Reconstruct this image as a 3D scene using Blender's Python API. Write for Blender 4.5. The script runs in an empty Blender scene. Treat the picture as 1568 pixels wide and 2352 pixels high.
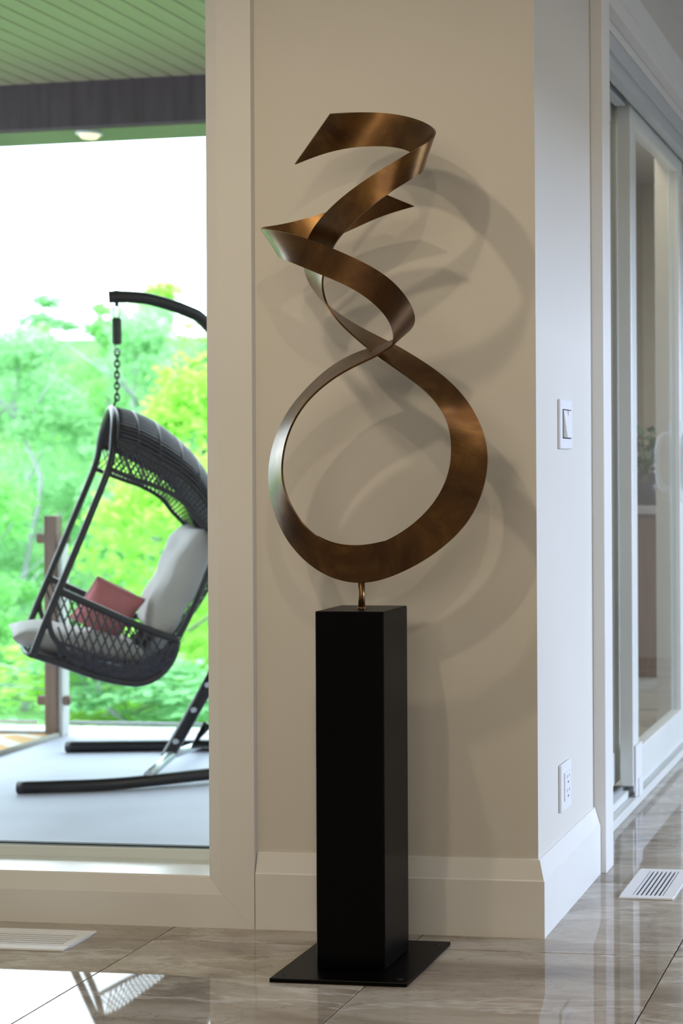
import bpy, bmesh, math, random
from mathutils import Vector, Matrix, noise
random.seed(7)
SC = bpy.context.scene
COL = SC.collection

# ------------------------------------------------------------ camera
cam_d = bpy.data.cameras.new('camera')
cam_d.sensor_fit = 'HORIZONTAL'; cam_d.sensor_width = 24.0
cam_d.lens = 3700.0 / 1568.0 * 24.0
cam_d.shift_x = (784 - 1734) / 1568.0
cam_d.shift_y = (1062.3 - 1176) / 1568.0
cam_d.dof.use_dof = True
cam_d.dof.focus_distance = 3.62
cam_d.dof.aperture_fstop = cam_d.lens / 14.0
cam_d.clip_end = 300
cam = bpy.data.objects.new('camera', cam_d); COL.objects.link(cam)
YAW = math.atan(461 / 3700.0)
cam.matrix_world = (Matrix.Translation((0, 0, 1.13)) @ Matrix.Rotation(YAW, 4, 'Z')
                    @ Matrix.Rotation(math.pi / 2, 4, 'X') @ Matrix.Rotation(-0.005, 4, 'Z'))
SC.camera = cam

# ------------------------------------------------------------ sky, lamps, exposure
SC.view_settings.view_transform = 'Standard'
SC.view_settings.look = 'None'
SC.view_settings.gamma = 1
SC.view_settings.exposure = 0.0
w = bpy.data.worlds.new('overcast_sky'); SC.world = w; w.use_nodes = True
bg = w.node_tree.nodes['Background']
bg.inputs['Color'].default_value = (0.78, 0.90, 1.0, 1); bg.inputs['Strength'].default_value = 6.2

def lamp(name, typ, loc, energy, color, aim=None, **kw):
    d = bpy.data.lights.new(name, typ); d.energy = energy; d.color = color
    for k, v in kw.items(): setattr(d, k, v)
    o = bpy.data.objects.new(name, d); COL.objects.link(o); o.location = loc
    if aim is not None:
        o.rotation_euler = (Vector(aim) - Vector(loc)).to_track_quat('-Z', 'Y').to_euler()
    return o
WARM = (1.0, 0.82, 0.58)
# recessed downlights in the room ceiling (pot lights out of frame), plus added fills
def pot(n, x, y, e, aim=None, size=2.3): return lamp(n, 'SPOT', (x, y, 2.71), e, WARM, aim or (x, y + .25, 0), spot_size=size, spot_blend=1.0, shadow_soft_size=0.04)
pot('downlight_a', -1.76, 2.42, 27, (-1.5, 3.2, .4))
pot('downlight_b', -1.52, 1.45, 34, (-1.45, 3.0, 0))
pot('downlight_c', -2.75, 2.2, 14)
pot('corridor_fill_d', 0.1, 4.1, 9, (-.6, 4.2, .8))  # added fill that warms the top of the side wall
pot('corridor_fill_g', 0.6, 7.9, 40)  # added fill brightening the far corridor reflected in the door glass
pot('downlight_f', -0.3, 0.9, 26, (-1.1, 3.4, 0.4))
lamp('room_fill', 'AREA', (-0.6, -1.2, 2.66), 84, (1.0, 0.86, 0.68), (-0.6, 0.4, 0), shape='RECTANGLE', size=3.0, size_y=2.4)  # added soft warm fill from behind the camera, not a fixture
# daylight through the tall window of the right-hand wall, and an added fill brightening the room behind the sliding doors
lamp('daylight_right', 'AREA', (6.6, 4.9, 2.4), 560, (0.56, 0.70, 1.0), (-1, 4.6, 1.0), shape='RECTANGLE', size=3.4, size_y=0.5)
lamp('door_room_fill', 'AREA', (-1.45, 6.6, 2.7), 24, (1.0, 0.93, 0.8), (-1.45, 6.6, 0), shape='RECTANGLE', size=.3, size_y=2.0)

# ------------------------------------------------------------ helpers
def tag(o, label=None, cat=None, group=None, kind=None):
    if label: o['label'] = label
    if cat: o['category'] = cat
    if group: o['group'] = group
    if kind: o['kind'] = kind
    return o

def empty(name, loc=(0, 0, 0), rz=0.0):
    o = bpy.data.objects.new(name, None); COL.objects.link(o)
    o.location = loc; o.rotation_euler = (0, 0, rz); o.empty_display_size = 0.1
    return o

def link(name, me, mat=None, parent=None, loc=None):
    o = bpy.data.objects.new(name, me); COL.objects.link(o)
    if mat is not None and not me.materials: me.materials.append(mat)
    if parent is not None: o.parent = parent
    if loc is not None: o.location = loc
    return o

class MB:
    """collects solids into one mesh"""
    def __init__(s): s.v = []; s.f = []; s.sm = []
    def add(s, vs, fs, smooth=False):
        n = len(s.v); s.v += [tuple(p) for p in vs]; s.f += [tuple(i + n for i in f) for f in fs]; s.sm += [smooth] * len(fs)
        return s
    def box(s, x0, x1, y0, y1, z0, z1, b=0.0):
        if x0 > x1: x0, x1 = x1, x0
        if y0 > y1: y0, y1 = y1, y0
        if z0 > z1: z0, z1 = z1, z0
        if b <= 0:
            vs = [(x0, y0, z0), (x1, y0, z0), (x1, y1, z0), (x0, y1, z0), (x0, y0, z1), (x1, y0, z1), (x1, y1, z1), (x0, y1, z1)]
            return s.add(vs, [(3, 2, 1, 0), (4, 5, 6, 7), (0, 1, 5, 4), (1, 2, 6, 5), (2, 3, 7, 6), (3, 0, 4, 7)])
        vs = []; 
        for z, q in ((z0, b), (z0 + b, 0), (z1 - b, 0), (z1, b)):
            for (cx, cy, sx, sy) in ((x0, y0, 1, 1), (x1, y0, -1, 1), (x1, y1, -1, -1), (x0, y1, 1, -1)):
                if q: vs += [(cx + sx * b, cy + sy * b, z)]
                else:
                    a, c = (cx + sx * b, cy, z), (cx, cy + sy * b, z)
                    vs += [c, a] if (sx * sy > 0) else [a, c]
        # layout: 4, 8, 8, 4
        f = [(3, 2, 1, 0)]
        for i in range(4):
            j = (i + 1) % 4
            L0, M = 0, 4
            a, c = M + 2 * i, M + 2 * i + 1; nx = M + (2 * i + 2) % 8
            f += [(L0 + i, c, a) if False else (i, a, c)[::-1], (i, c, nx, j)[::-1]]
            a2, c2 = a + 8, c + 8; nx2 = nx + 8
            f += [(a, c, c2, a2), (c, nx, nx2, c2)]
            f += [(a2, c2, 20 + i), (c2, nx2, 20 + j, 20 + i)]
        f += [(20, 21, 22, 23)]
        f = [tuple(q) for q in f]
        return s.add(vs, f)
    def tube(s, pts, r, n=8, closed=False, caps=True):
        P = [Vector(p) for p in pts]; m = len(P)
        R = r if isinstance(r, (list, tuple)) else [r] * m
        T = []
        for i in range(m):
            a = P[(i - 1) % m] if (closed or i > 0) else P[i]; b = P[(i + 1) % m] if (closed or i < m - 1) else P[i]
            t = (b - a); T.append(t.normalized() if t.length > 1e-9 else Vector((0, 0, 1)))
        up = Vector((0, 0, 1)) if abs(T[0].z) < 0.9 else Vector((1, 0, 0))
        N = (up - T[0] * up.dot(T[0])).normalized(); vs = []
        for i in range(m):
            N = (N - T[i] * N.dot(T[i])).normalized(); B = T[i].cross(N)
            for k in range(n):
                a = 2 * math.pi * k / n
                vs.append(P[i] + (N * math.cos(a) + B * math.sin(a)) * R[i])
        fs = []
        for i in range(m if closed else m - 1):
            for k in range(n):
                j = (i + 1) % m; l = (k + 1) % n
                fs.append((i * n + k, i * n + l, j * n + l, j * n + k))
        s.add(vs, fs, True)
        if caps and not closed:
            q = len(s.v) - m * n
            s.f.append(tuple(q + k for k in range(n))[::-1]); s.sm.append(False)
            s.f.append(tuple(q + (m - 1) * n + k for k in range(n))); s.sm.append(False)
        return s
    def grid(s, G, smooth=True):
        nu, nv = len(G), len(G[0]); vs = [p for row in G for p in row]
        fs = [(i * nv + j, (i + 1) * nv + j, (i + 1) * nv + j + 1, i * nv + j + 1) for i in range(nu - 1) for j in range(nv - 1)]
        return s.add(vs, fs, smooth)
    def lathe(s, prof, c=(0, 0, 0), n=24):
        vs = []; 
        for r, z in prof:
            for k in range(n):
                a = 2 * math.pi * k / n; vs.append((c[0] + r * math.cos(a), c[1] + r * math.sin(a), c[2] + z))
        fs = [(i * n + k, i * n + (k + 1) % n, (i + 1) * n + (k + 1) % n, (i + 1) * n + k) for i in range(len(prof) - 1) for k in range(n)]
        return s.add(vs, fs, True)
    def prism(s, poly, a, b, axis):
        """poly of (p,q); axis x: (y,z) ; axis y: (x,z) ; a, b may be functions of (p,q)"""
        fa = a if callable(a) else (lambda p, q: a); fb = b if callable(b) else (lambda p, q: b)
        mk = (lambda t, p, q: (t, p, q)) if axis == 'x' else ((lambda t, p, q: (p, t, q)) if axis == 'y' else (lambda t, p, q: (p, q, t)))
        n = len(poly)
        vs = [mk(fa(p, q), p, q) for p, q in poly] + [mk(fb(p, q), p, q) for p, q in poly]
        fs = [tuple(range(n))[::-1], tuple(range(n, 2 * n))] + [(i, (i + 1) % n, n + (i + 1) % n, n + i) for i in range(n)]
        return s.add(vs, fs)
    def mesh(s, name, mat=None, weld=False, fix=True):
        me = bpy.data.meshes.new(name); me.from_pydata(s.v, [], s.f)
        me.polygons.foreach_set('use_smooth', s.sm)
        if fix:
            bm = bmesh.new(); bm.from_mesh(me)
            if weld: bmesh.ops.remove_doubles(bm, verts=bm.verts, dist=1e-5)
            bmesh.ops.recalc_face_normals(bm, faces=bm.faces); bm.to_mesh(me); bm.free()
        me.update()
        if mat is not None: me.materials.append(mat)
        return me
    def build(s, name, mat, parent=None, loc=None, **k):
        return link(name, s.mesh(name, mat, **k), mat, parent, loc)

def catmull(P, sub):
    out = []; n = len(P)
    for i in range(n - 1):
        p0, p1, p2, p3 = P[max(i - 1, 0)], P[i], P[i + 1], P[min(i + 2, n - 1)]
        for k in range(sub):
            t = k / sub; t2 = t * t; t3 = t2 * t
            out.append(tuple(0.5 * ((2 * b) + (-a + c) * t + (2 * a - 5 * b + 4 * c - d) * t2 + (-a + 3 * b - 3 * c + d) * t3) for a, b, c, d in zip(p0, p1, p2, p3)))
    out.append(tuple(P[-1])); return out

# ------------------------------------------------------------ materials
def mat(name, color, rough=0.5, metal=0.0, spec=0.5):
    m = bpy.data.materials.new(name); m.use_nodes = True
    b = m.node_tree.nodes['Principled BSDF']
    b.inputs['Base Color'].default_value = (*color, 1); b.inputs['Roughness'].default_value = rough
    b.inputs['Metallic'].default_value = metal; b.inputs['Specular IOR Level'].default_value = spec
    return m
def nd(m, typ, **kw):
    n = m.node_tree.nodes.new(typ)
    for k, v in kw.items():
        if hasattr(n, k): setattr(n, k, v)
        else: n.inputs[k.replace('_', ' ')].default_value = v
    return n
def lk(m, a, b): m.node_tree.links.new(a, b)
def bsdf(m): return m.node_tree.nodes['Principled BSDF']
def ramp(m, fac, stops):
    r = nd(m, 'ShaderNodeValToRGB'); e = r.color_ramp.elements
    while len(e) < len(stops): e.new(0.5)
    for el, (p, c) in zip(e, stops): el.position = p; el.color = (*c, 1)
    lk(m, fac, r.inputs['Fac']); return r.outputs['Color']
def noise_tex(m, scale, detail=3, rough=0.5, coord='Object', stretch=(1, 1, 1), rot=(0, 0, 0), dist=0.0, rnd=False):
    tc = nd(m, 'ShaderNodeTexCoord'); mp = nd(m, 'ShaderNodeMapping'); mp.inputs['Scale'].default_value = stretch; mp.inputs['Rotation'].default_value = rot
    src = tc.outputs[coord]
    if rnd:
        oi = nd(m, 'ShaderNodeObjectInfo'); vm = nd(m, 'ShaderNodeVectorMath', operation='SCALE'); vm.inputs[0].default_value = (17.3, 9.1, 5.7)
        lk(m, oi.outputs['Random'], vm.inputs['Scale']); va = nd(m, 'ShaderNodeVectorMath', operation='ADD')
        lk(m, src, va.inputs[0]); lk(m, vm.outputs[0], va.inputs[1]); src = va.outputs[0]
    lk(m, src, mp.inputs['Vector'])
    n = nd(m, 'ShaderNodeTexNoise'); n.inputs['Scale'].default_value = scale; n.inputs['Detail'].default_value = detail
    n.inputs['Roughness'].default_value = rough; n.inputs['Distortion'].default_value = dist
    lk(m, mp.outputs[0], n.inputs['Vector']); return n.outputs['Fac']
def bump(m, fac, strength, dist=0.01):
    b = nd(m, 'ShaderNodeBump'); b.inputs['Strength'].default_value = strength; b.inputs['Distance'].default_value = dist
    lk(m, fac, b.inputs['Height']); lk(m, b.outputs[0], bsdf(m).inputs['Normal'])
def noisy(name, c0, c1, scale, rough=0.5, metal=0.0, bs=0.0, spec=0.5, bscale=None, **k):
    m = mat(name, c0, rough, metal, spec)
    lk(m, ramp(m, noise_tex(m, scale, **k), [(0.35, c0), (0.65, c1)]), bsdf(m).inputs['Base Color'])
    if bs: bump(m, noise_tex(m, bscale or scale * 4, detail=4), bs, 0.003)
    return m

M_wall = noisy('wall_paint', (0.66, 0.63, 0.575), (0.68, 0.65, 0.595), 2.0, 0.62, bs=0.06, bscale=260)
M_trim = noisy('trim_paint', (0.77, 0.76, 0.73), (0.79, 0.78, 0.75), 3.0, 0.38, spec=0.4)
M_sill = mat('gloss_sill_paint', (0.82, 0.82, 0.80), 0.2)
M_white = mat('white_plastic', (0.82, 0.83, 0.85), 0.3)
M_slot = mat('slot_dark', (0.02, 0.02, 0.025), 0.6)
M_vinyl = noisy('door_vinyl', (0.70, 0.72, 0.68), (0.74, 0.75, 0.72), 4, 0.35)
M_alu = mat('header_aluminium', (0.55, 0.58, 0.60), 0.35, 0.2)
M_gasket = mat('gasket', (0.03, 0.035, 0.035), 0.6)
M_ceil = noisy('ceiling_paint', (0.75, 0.74, 0.72), (0.78, 0.77, 0.75), 5, 0.8)
M_grout = mat('grout', (0.14, 0.125, 0.11), 0.8)
M_black = noisy('black_powder_coat', (0.0006, 0.0005, 0.0010), (0.0009, 0.0008, 0.0014), 60, 0.33, bs=0.02, bscale=900, spec=0.12)
M_blackmetal = mat('black_metal', (0.012, 0.014, 0.02), 0.4)
M_steel = mat('galvanised_steel', (0.6, 0.64, 0.68), 0.35, 0.7)

M_bronze = mat('bronze_patina', (0.2, 0.1, 0.04), 0.36, 0.86)
_f = noise_tex(M_bronze, 7.0, detail=5, rough=0.6, dist=0.6)
lk(M_bronze, ramp(M_bronze, _f, [(0.28, (0.05, 0.019, 0.005)), (0.48, (0.105, 0.046, 0.010)), (0.64, (0.20, 0.098, 0.022)), (0.8, (0.11, 0.046, 0.012))]), bsdf(M_bronze).inputs['Base Color'])
bsdf(M_bronze).inputs['Coat Weight'].default_value = 0.45; bsdf(M_bronze).inputs['Coat Roughness'].default_value = 0.3; bsdf(M_bronze).inputs['Coat IOR'].default_value = 1.45
_g = noise_tex(M_bronze, 30.0, detail=6)
_r = nd(M_bronze, 'ShaderNodeMapRange'); _r.inputs['To Min'].default_value = 0.27; _r.inputs['To Max'].default_value = 0.38
lk(M_bronze, _g, _r.inputs['Value']); lk(M_bronze, _r.outputs[0], bsdf(M_bronze).inputs['Roughness'])
bump(M_bronze, noise_tex(M_bronze, 420, detail=3), 0.05, 0.001)

# polished marble-look porcelain
M_tile = mat('polished_marble_tile', (0.3, 0.27, 0.23), 0.025, 0, 0.5)
_a = noise_tex(M_tile, 1.5, detail=9, rough=0.62, stretch=(0.8, 2.1, 1), rot=(0, 0, -0.95), dist=0.5, rnd=True)
_base = ramp(M_tile, _a, [(0.30, (0.15, 0.12, 0.09)), (0.43, (0.30, 0.255, 0.205)), (0.53, (0.43, 0.385, 0.325)), (0.63, (0.31, 0.268, 0.22)), (0.74, (0.56, 0.52, 0.46))])
_b = noise_tex(M_tile, 1.2, detail=8, rough=0.62, stretch=(0.7, 2.2, 1), rot=(0, 0, -0.62), dist=0.7, rnd=True)
_v = ramp(M_tile, _b, [(0.485, (0, 0, 0)), (0.508, (1, 1, 1)), (0.53, (0, 0, 0))])
_mx = nd(M_tile, 'ShaderNodeMix', data_type='RGBA'); _mx.inputs['B'].default_value = (0.62, 0.59, 0.54, 1)
_s = nd(M_tile, 'ShaderNodeMath', operation='MULTIPLY'); _s.inputs[1].default_value = 0.55
lk(M_tile, _v, _s.inputs[0]); lk(M_tile, _s.outputs[0], _mx.inputs['Factor']); lk(M_tile, _base, _mx.inputs['A'])
_c = noise_tex(M_tile, 2.6, detail=8, rough=0.7, stretch=(0.8, 2.2, 1), rot=(0, 0, -0.2), dist=1.6, rnd=True)
_v2 = ramp(M_tile, _c, [(0.49, (0, 0, 0)), (0.50, (1, 1, 1)), (0.515, (0, 0, 0))])
_mx2 = nd(M_tile, 'ShaderNodeMix', data_type='RGBA'); _mx2.inputs['B'].default_value = (0.12, 0.095, 0.08, 1)
_s2 = nd(M_tile, 'ShaderNodeMath', operation='MULTIPLY'); _s2.inputs[1].default_value = 0.5
lk(M_tile, _v2, _s2.inputs[0]); lk(M_tile, _s2.outputs[0], _mx2.inputs['Factor']); lk(M_tile, _mx.outputs['Result'], _mx2.inputs['A'])
lk(M_tile, _mx2.outputs['Result'], bsdf(M_tile).inputs['Base Color'])

def glass(name, tint, ior=1.5, rough=0.0):
    m = bpy.data.materials.new(name); m.use_nodes = True; nt = m.node_tree; nt.nodes.clear()
    out = nt.nodes.new('ShaderNodeOutputMaterial'); g = nt.nodes.new('ShaderNodeBsdfGlossy'); t = nt.nodes.new('ShaderNodeBsdfTransparent')
    fr = nt.nodes.new('ShaderNodeFresnel'); mx = nt.nodes.new('ShaderNodeMixShader')
    g.inputs['Roughness'].default_value = rough; t.inputs['Color'].default_value = (*tint, 1); fr.inputs['IOR'].default_value = ior
    ge = nt.nodes.new('ShaderNodeNewGeometry'); sb = nt.nodes.new('ShaderNodeMath'); sb.operation = 'SUBTRACT'; sb.inputs[0].default_value = 1.0
    mu = nt.nodes.new('ShaderNodeMath'); mu.operation = 'MULTIPLY'; nt.links.new(ge.outputs['Backfacing'], sb.inputs[1])
    nt.links.new(sb.outputs[0], mu.inputs[0]); nt.links.new(fr.outputs[0], mu.inputs[1]); nt.links.new(mu.outputs[0], mx.inputs[0]); nt.links.new(t.outputs[0], mx.inputs[1]); nt.links.new(g.outputs[0], mx.inputs[2]); nt.links.new(mx.outputs[0], out.inputs[0])
    return m
M_glass = glass('window_glass', (0.97, 0.99, 0.985))
M_glass_rail = glass('railing_glass', (0.93, 0.985, 0.96))
M_edge = mat('glass_edge', (0.6, 0.8, 0.75), 0.2)

M_concrete = noisy('deck_concrete', (0.48, 0.48, 0.60), (0.53, 0.53, 0.66), 3, 0.6, bs=0.1, bscale=40)
M_low_bounce = noisy('low_bounce_grey', (0.13, 0.13, 0.14), (0.18, 0.18, 0.19), 5, 0.8)  # grey kept dark to limit light bounced off the added ground
M_curb = noisy('deck_curb', (0.62, 0.63, 0.64), (0.68, 0.69, 0.70), 5, 0.7)
M_soffit = noisy('soffit_board', (0.30, 0.27, 0.17), (0.34, 0.31, 0.20), 2, 0.38, stretch=(6, 0.5, 1))
M_beam = noisy('stained_beam', (0.058, 0.038, 0.050), (0.088, 0.062, 0.078), 3, 0.5, stretch=(8, 8, 0.6), bs=0.3, bscale=15)
M_post = noisy('brown_stained_post', (0.20, 0.13, 0.10), (0.27, 0.18, 0.145), 6, 0.6, stretch=(8, 8, 0.7))
M_siding = noisy('siding', (0.35, 0.33, 0.30), (0.4, 0.38, 0.35), 3, 0.7)
M_wicker = noisy('wicker_strand', (0.012, 0.011, 0.022), (0.026, 0.024, 0.044), 40, 0.33)
M_frame = mat('chair_frame_black', (0.006, 0.006, 0.012), 0.33)
M_cush = noisy('light_grey_canvas', (0.50, 0.47, 0.47), (0.58, 0.55, 0.55), 5, 0.85, bs=0.5, bscale=18)
M_pink = noisy('dusty_pink_linen', (0.55, 0.17, 0.19), (0.62, 0.22, 0.24), 9, 0.9, bs=0.4, bscale=30)
M_piping = mat('pink_piping', (0.72, 0.42, 0.46), 0.8)
M_grass = noisy('wild_grass', (0.05, 0.16, 0.03), (0.09, 0.24, 0.045), 0.6, 0.9)
M_wood_cab = noisy('brown_cabinet_wood', (0.11, 0.045, 0.03), (0.17, 0.075, 0.05), 6, 0.45, stretch=(8, 8, 0.7))
M_counter = noisy('grey_stone_counter', (0.30, 0.29, 0.30), (0.38, 0.37, 0.38), 20, 0.25)
M_pot = mat('dark_glazed_pot', (0.03, 0.03, 0.04), 0.3)
M_leafpot = mat('houseplant_leaf', (0.03, 0.10, 0.03), 0.5)
M_bark = noisy('grey_bark', (0.24, 0.22, 0.20), (0.36, 0.34, 0.32), 6, 0.9, stretch=(3, 3, 0.5))
M_birch = noisy('birch_bark', (0.30, 0.30, 0.33), (0.42, 0.42, 0.46), 8, 0.8, stretch=(1, 1, 6))

def leaf_mat(name, c0, c1):
    m = bpy.data.materials.new(name); m.use_nodes = True; nt = m.node_tree; b = bsdf(m)
    col = ramp(m, noise_tex(m, 1.1, detail=4), [(0.35, c0), (0.65, c1)])
    lk(m, col, b.inputs['Base Color']); b.inputs['Roughness'].default_value = 0.6
    t = nd(m, 'ShaderNodeBsdfTranslucent'); lk(m, col, t.inputs['Color'])
    mx = nd(m, 'ShaderNodeMixShader'); mx.inputs[0].default_value = 0.45
    out = nt.nodes['Material Output']; lk(m, b.outputs[0], mx.inputs[1]); lk(m, t.outputs[0], mx.inputs[2]); lk(m, mx.outputs[0], out.inputs['Surface'])
    return m
M_leaves = [leaf_mat('leaf_spring_green', (0.22, 0.55, 0.16), (0.36, 0.72, 0.24)),
            leaf_mat('leaf_lime', (0.36, 0.68, 0.10), (0.52, 0.82, 0.16)),
            leaf_mat('leaf_pale_green', (0.26, 0.56, 0.24), (0.38, 0.68, 0.34)),
            leaf_mat('leaf_deep_green', (0.06, 0.25, 0.09), (0.12, 0.38, 0.14))]

# rug pattern
M_rug = mat('patterned_rug', (0.7, 0.45, 0.25), 0.95)
_tc = nd(M_rug, 'ShaderNodeTexCoord'); _vo = nd(M_rug, 'ShaderNodeTexVoronoi', feature='DISTANCE_TO_EDGE'); _vo.inputs['Scale'].default_value = 3.2
lk(M_rug, _tc.outputs['Object'], _vo.inputs['Vector'])
lk(M_rug, ramp(M_rug, _vo.outputs['Distance'], [(0.04, (0.72, 0.68, 0.62)), (0.07, (0.70, 0.42, 0.20)), (0.3, (0.62, 0.34, 0.14))]), bsdf(M_rug).inputs['Base Color'])

# ------------------------------------------------------------ room shell
def struct(o): o['kind'] = 'structure'; return o
YW = 3.759; XS = -0.996; ZC = 2.75

floor = struct(MB().box(-3.7, 3.1, -3.0, YW + .19, -0.12, -0.004).box(-1.80, 3.1, YW + .19, 9.2, -0.12, -0.004).build('floor', M_grout))
T = 0.628
tile_me = MB().box(-T / 2 + .0014, T / 2 - .0014, -T / 2 + .0014, T / 2 - .0014, -0.004, 0.0, 0.0008).mesh('tile', M_tile)
def in_floor(x, y):
    return (x > -3.7 and x < 3.1 and y > -3 and y < 9.2)
nt_ = 0
for i in range(-4, 7):
    for j in range(-4, 10):
        cx, cy = -0.648 + T * (i - .5), 3.633 + T * (j + .5 - 1)
        if not (-3.7 < cx < 3.1 and 0.6 < cy < 9.0): continue
        y1 = cy + T / 2; x0 = cx - T / 2; x1 = cx + T / 2; y0 = cy - T / 2
        if x0 < -3.69 or x1 > 3.1: continue
        g = .0014
        if y1 > YW and x1 < -0.9:      # cut along the front wall
            ms = MB().box(x0 + g, x1 - g, y0 + g, min(y1 - g, YW - .0005), -0.004, 0.0, 0.0008).mesh('tile', M_tile) if y0 < YW - .02 else None
            if ms is None:
                if x0 > -1.95 and y0 > 4.2: ms = MB().box(max(x0 + g, -1.795), x1 - g, y0 + g, y1 - g, -0.004, 0.0, 0.0008).mesh('tile', M_tile)
                else: continue
            o = link('tile', ms, M_tile, floor)
        else:
            o = link('tile', tile_me, None, floor, (cx, cy, 0))
        nt_ += 1
# remaining floor behind the camera, one large slab of the same stone
tag(MB().box(-3.69, 3.09, -2.99, 0.49, -0.004, -0.0002).build('tile_field', M_tile, floor), kind='stuff')

struct(MB().box(-3.7, 3.1, -3.0, YW + .19, ZC, ZC + .1).box(-1.16, 3.1, YW + .19, 9.2, ZC, ZC + .1).build('ceiling', M_ceil))

# front wall with the window opening  X -3.45..-1.82, Z 0.1..2.55
WX0, WX1, WZ0, WZ1 = -3.45, -1.815, 0.118, 2.55
struct(MB().box(WX1, XS, YW, YW + .19, 0, ZC).box(-3.7, WX0, YW, YW + .19, 0, ZC).box(WX0, WX1, YW, YW + .19, WZ1, ZC)
       .box(WX0, WX1, YW, YW + .19, 0, WZ0).build('wall_front', M_wall))
# window: frame, sill and pane
win = struct(empty('window_1', (0, 0, 0)))
fy0, fy1 = YW + .085, YW + .14
MB().box(WX0, WX1 + .01, YW + .165, YW + .200, WZ0 - .02, 0.144, .003).box(WX0, WX1 + .01, fy0 + .03, YW + .165, WZ0 - .02, WZ0 - .01).build('window_frame', M_trim, win)
MB().box(WX0, WX1 + .01, fy0, fy1, WZ1 - .045, WZ1, .003).box(WX0, WX0 + .045, fy0, fy1, .166, WZ1 - .045).build('window_frame', M_trim, win)
MB().box(WX0, WX1, YW - .006, fy0 + .011, WZ0 - .004, WZ0 + .006, .0015).build('window_sill', M_sill, win)
MB().box(WX0 + .045, WX1 + .004, fy0 + .012, fy0 + .018, WZ0 + .001, WZ1 - .045).build('pane', M_glass, win)
MB().box(WX0 + .045, WX1 - .001, YW + .170, YW + .185, .1505, .1465).build('gasket', M_gasket, win)
# picture-frame casing around the window
pc = [(YW, 0.0), (YW - .02, 0.0), (YW - .02, 0.094), (YW - .010, 0.118), (YW, .118)]
t1 = struct(empty('trim_1', (0, 0, 0)))
def cas_poly(a, b): return [(YW, a), (YW - .02, a), (YW - .02, b)]
# bottom board (mitred at its right end), right board, top board
CI, CO = WX1 - .004, -1.699
MB().prism([(YW, 0.0), (YW - .02, 0.0), (YW - .02, .081), (YW - .009, .121), (YW, .121)], WX0 - .1, lambda y, z: CO - .0005 - (z * (CO - CI) / .121), 'x').build('casing_board', M_trim, t1)
MB().prism([(YW, CO), (YW - .02, CO), (YW - .02, CI + .038), (YW - .009, CI), (YW, CI)], 0, 1, 'z')
rb = MB(); pr = [(CO, YW), (CO, YW - .02), (CI + .032, YW - .02), (CI, YW - .009), (CI, YW)]
rb.prism(pr, lambda x, y: (CO - x) * .121 / (CO - CI), lambda x, y: 2.67 - (CO - x), 'z').build('casing_board', M_trim, t1)
MB().prism([(YW, 2.67), (YW - .02, 2.67), (YW - .02, 2.57), (YW - .009, 2.55), (YW, 2.55)], WX0 - .1, lambda y, z: CO - .0005 - (2.67 - z), 'x').build('casing_board', M_trim, t1)

# baseboards, profile (offset from wall, z)
BP = [(0, 0), (.02, 0), (.02, .135), (.0175, .138), (.005, .183), (0, .184)]
struct(MB().prism([(YW - d, z) for d, z in BP], -1.697, lambda y, z: XS + (YW - y), 'x').build('baseboard_front', M_trim))
struct(MB().prism([(XS + d, z) for d, z in BP], lambda x, z: YW - (x - XS), 4.349, 'y').build('baseboard_side', M_trim))

# side wall with the sliding-door opening
YD0, YD1 = 4.44, 8.05
struct(MB().box(-1.16, XS, YW + .19, YD0, 0, ZC).box(-1.16, XS, YD0, YD1, 2.425, ZC).box(-1.16, XS, YD1, 9.2, 0, ZC).build('wall_side', M_wall))
# door casing: jamb leg, head
t2 = struct(empty('trim_2', (0, 0, 0)))
XC = -0.96
MB().box(XS, XC, 4.35, YD0 + .002, 0.0, 2.425, .002).build('casing_board', M_trim, t2)
MB().box(XS, XC, 4.35, YD1 + .1, 2.425, 2.473, .002).build('casing_board', M_trim, t2)
MB().box(XS, XC, 4.35, YD1 + .1, 2.475, 2.56, .003).build('casing_cap', M_trim, t2)
MB().box(-1.05, XS, YD0 - .002, YD0 + .012, 0, 2.425).build('jamb_board', M_trim, t2)
MB().box(-1.16, XS, YD0 + .012, YD1, 2.395, 2.425).build('jamb_board', M_trim, t2)

# ------------------------------------------------------------ sliding doors
d1 = struct(empty('door_1', (0, 0, 0)))
# head track with valance
MB().box(-1.052, -1.0, YD0 + .012, YD1, 2.345, 2.395, .002).box(-1.045, -1.012, YD0 + .012, YD1, 2.30, 2.345).build('head_track', M_alu, d1)
MB().box(-1.17, -1.06, YD0 + .012, YD1, 2.33, 2.395).build('head_rail', M_gasket, d1)
MB().box(-1.10, -1.065, YD0 + .012, 5.16, 2.295, 2.335, .002).build('head_stop', M_alu, d1)
# threshold track
MB().box(-1.075, -1.045, YD0 + .012, YD1, 0, .03, .003).box(-1.22, -1.075, YD0 + .012, YD1, 0, .052, .003).build('threshold', M_vinyl, d1)
MB().box(-1.1, -1.092, YD0 + .012, YD1, .052, .066).box(-1.16, -1.15, YD0 + .012, YD1, .052, .066).build('track_rib', M_steel, d1)
def door_panel(x0, x1, y0, y1):
    z0, z1, st, rl = .068, 2.33, .085, .11; m = MB()
    m.box(x0, x1, y0, y0 + st, z0, z1, .003).box(x0, x1, y1 - st, y1, z0, z1, .003)
    m.box(x0, x1, y0 + st, y1 - st, z0, z0 + rl, .003).box(x0, x1, y0 + st, y1 - st, z1 - .075, z1, .003)
    p = m.build('sliding_panel', M_vinyl, d1); xm = (x0 + x1) / 2
    MB().box(xm - .003, xm + .003, y0 + st, y1 - st, z0 + rl, z1 - .075).build('pane', M_glass, p)
    return p
pan = door_panel(-1.10, -1.055, 5.20, 6.22)
door_panel(-1.165, -1.12, 4.455, 5.30)
door_panel(-1.165, -1.12, 6.36, 7.05)
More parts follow.
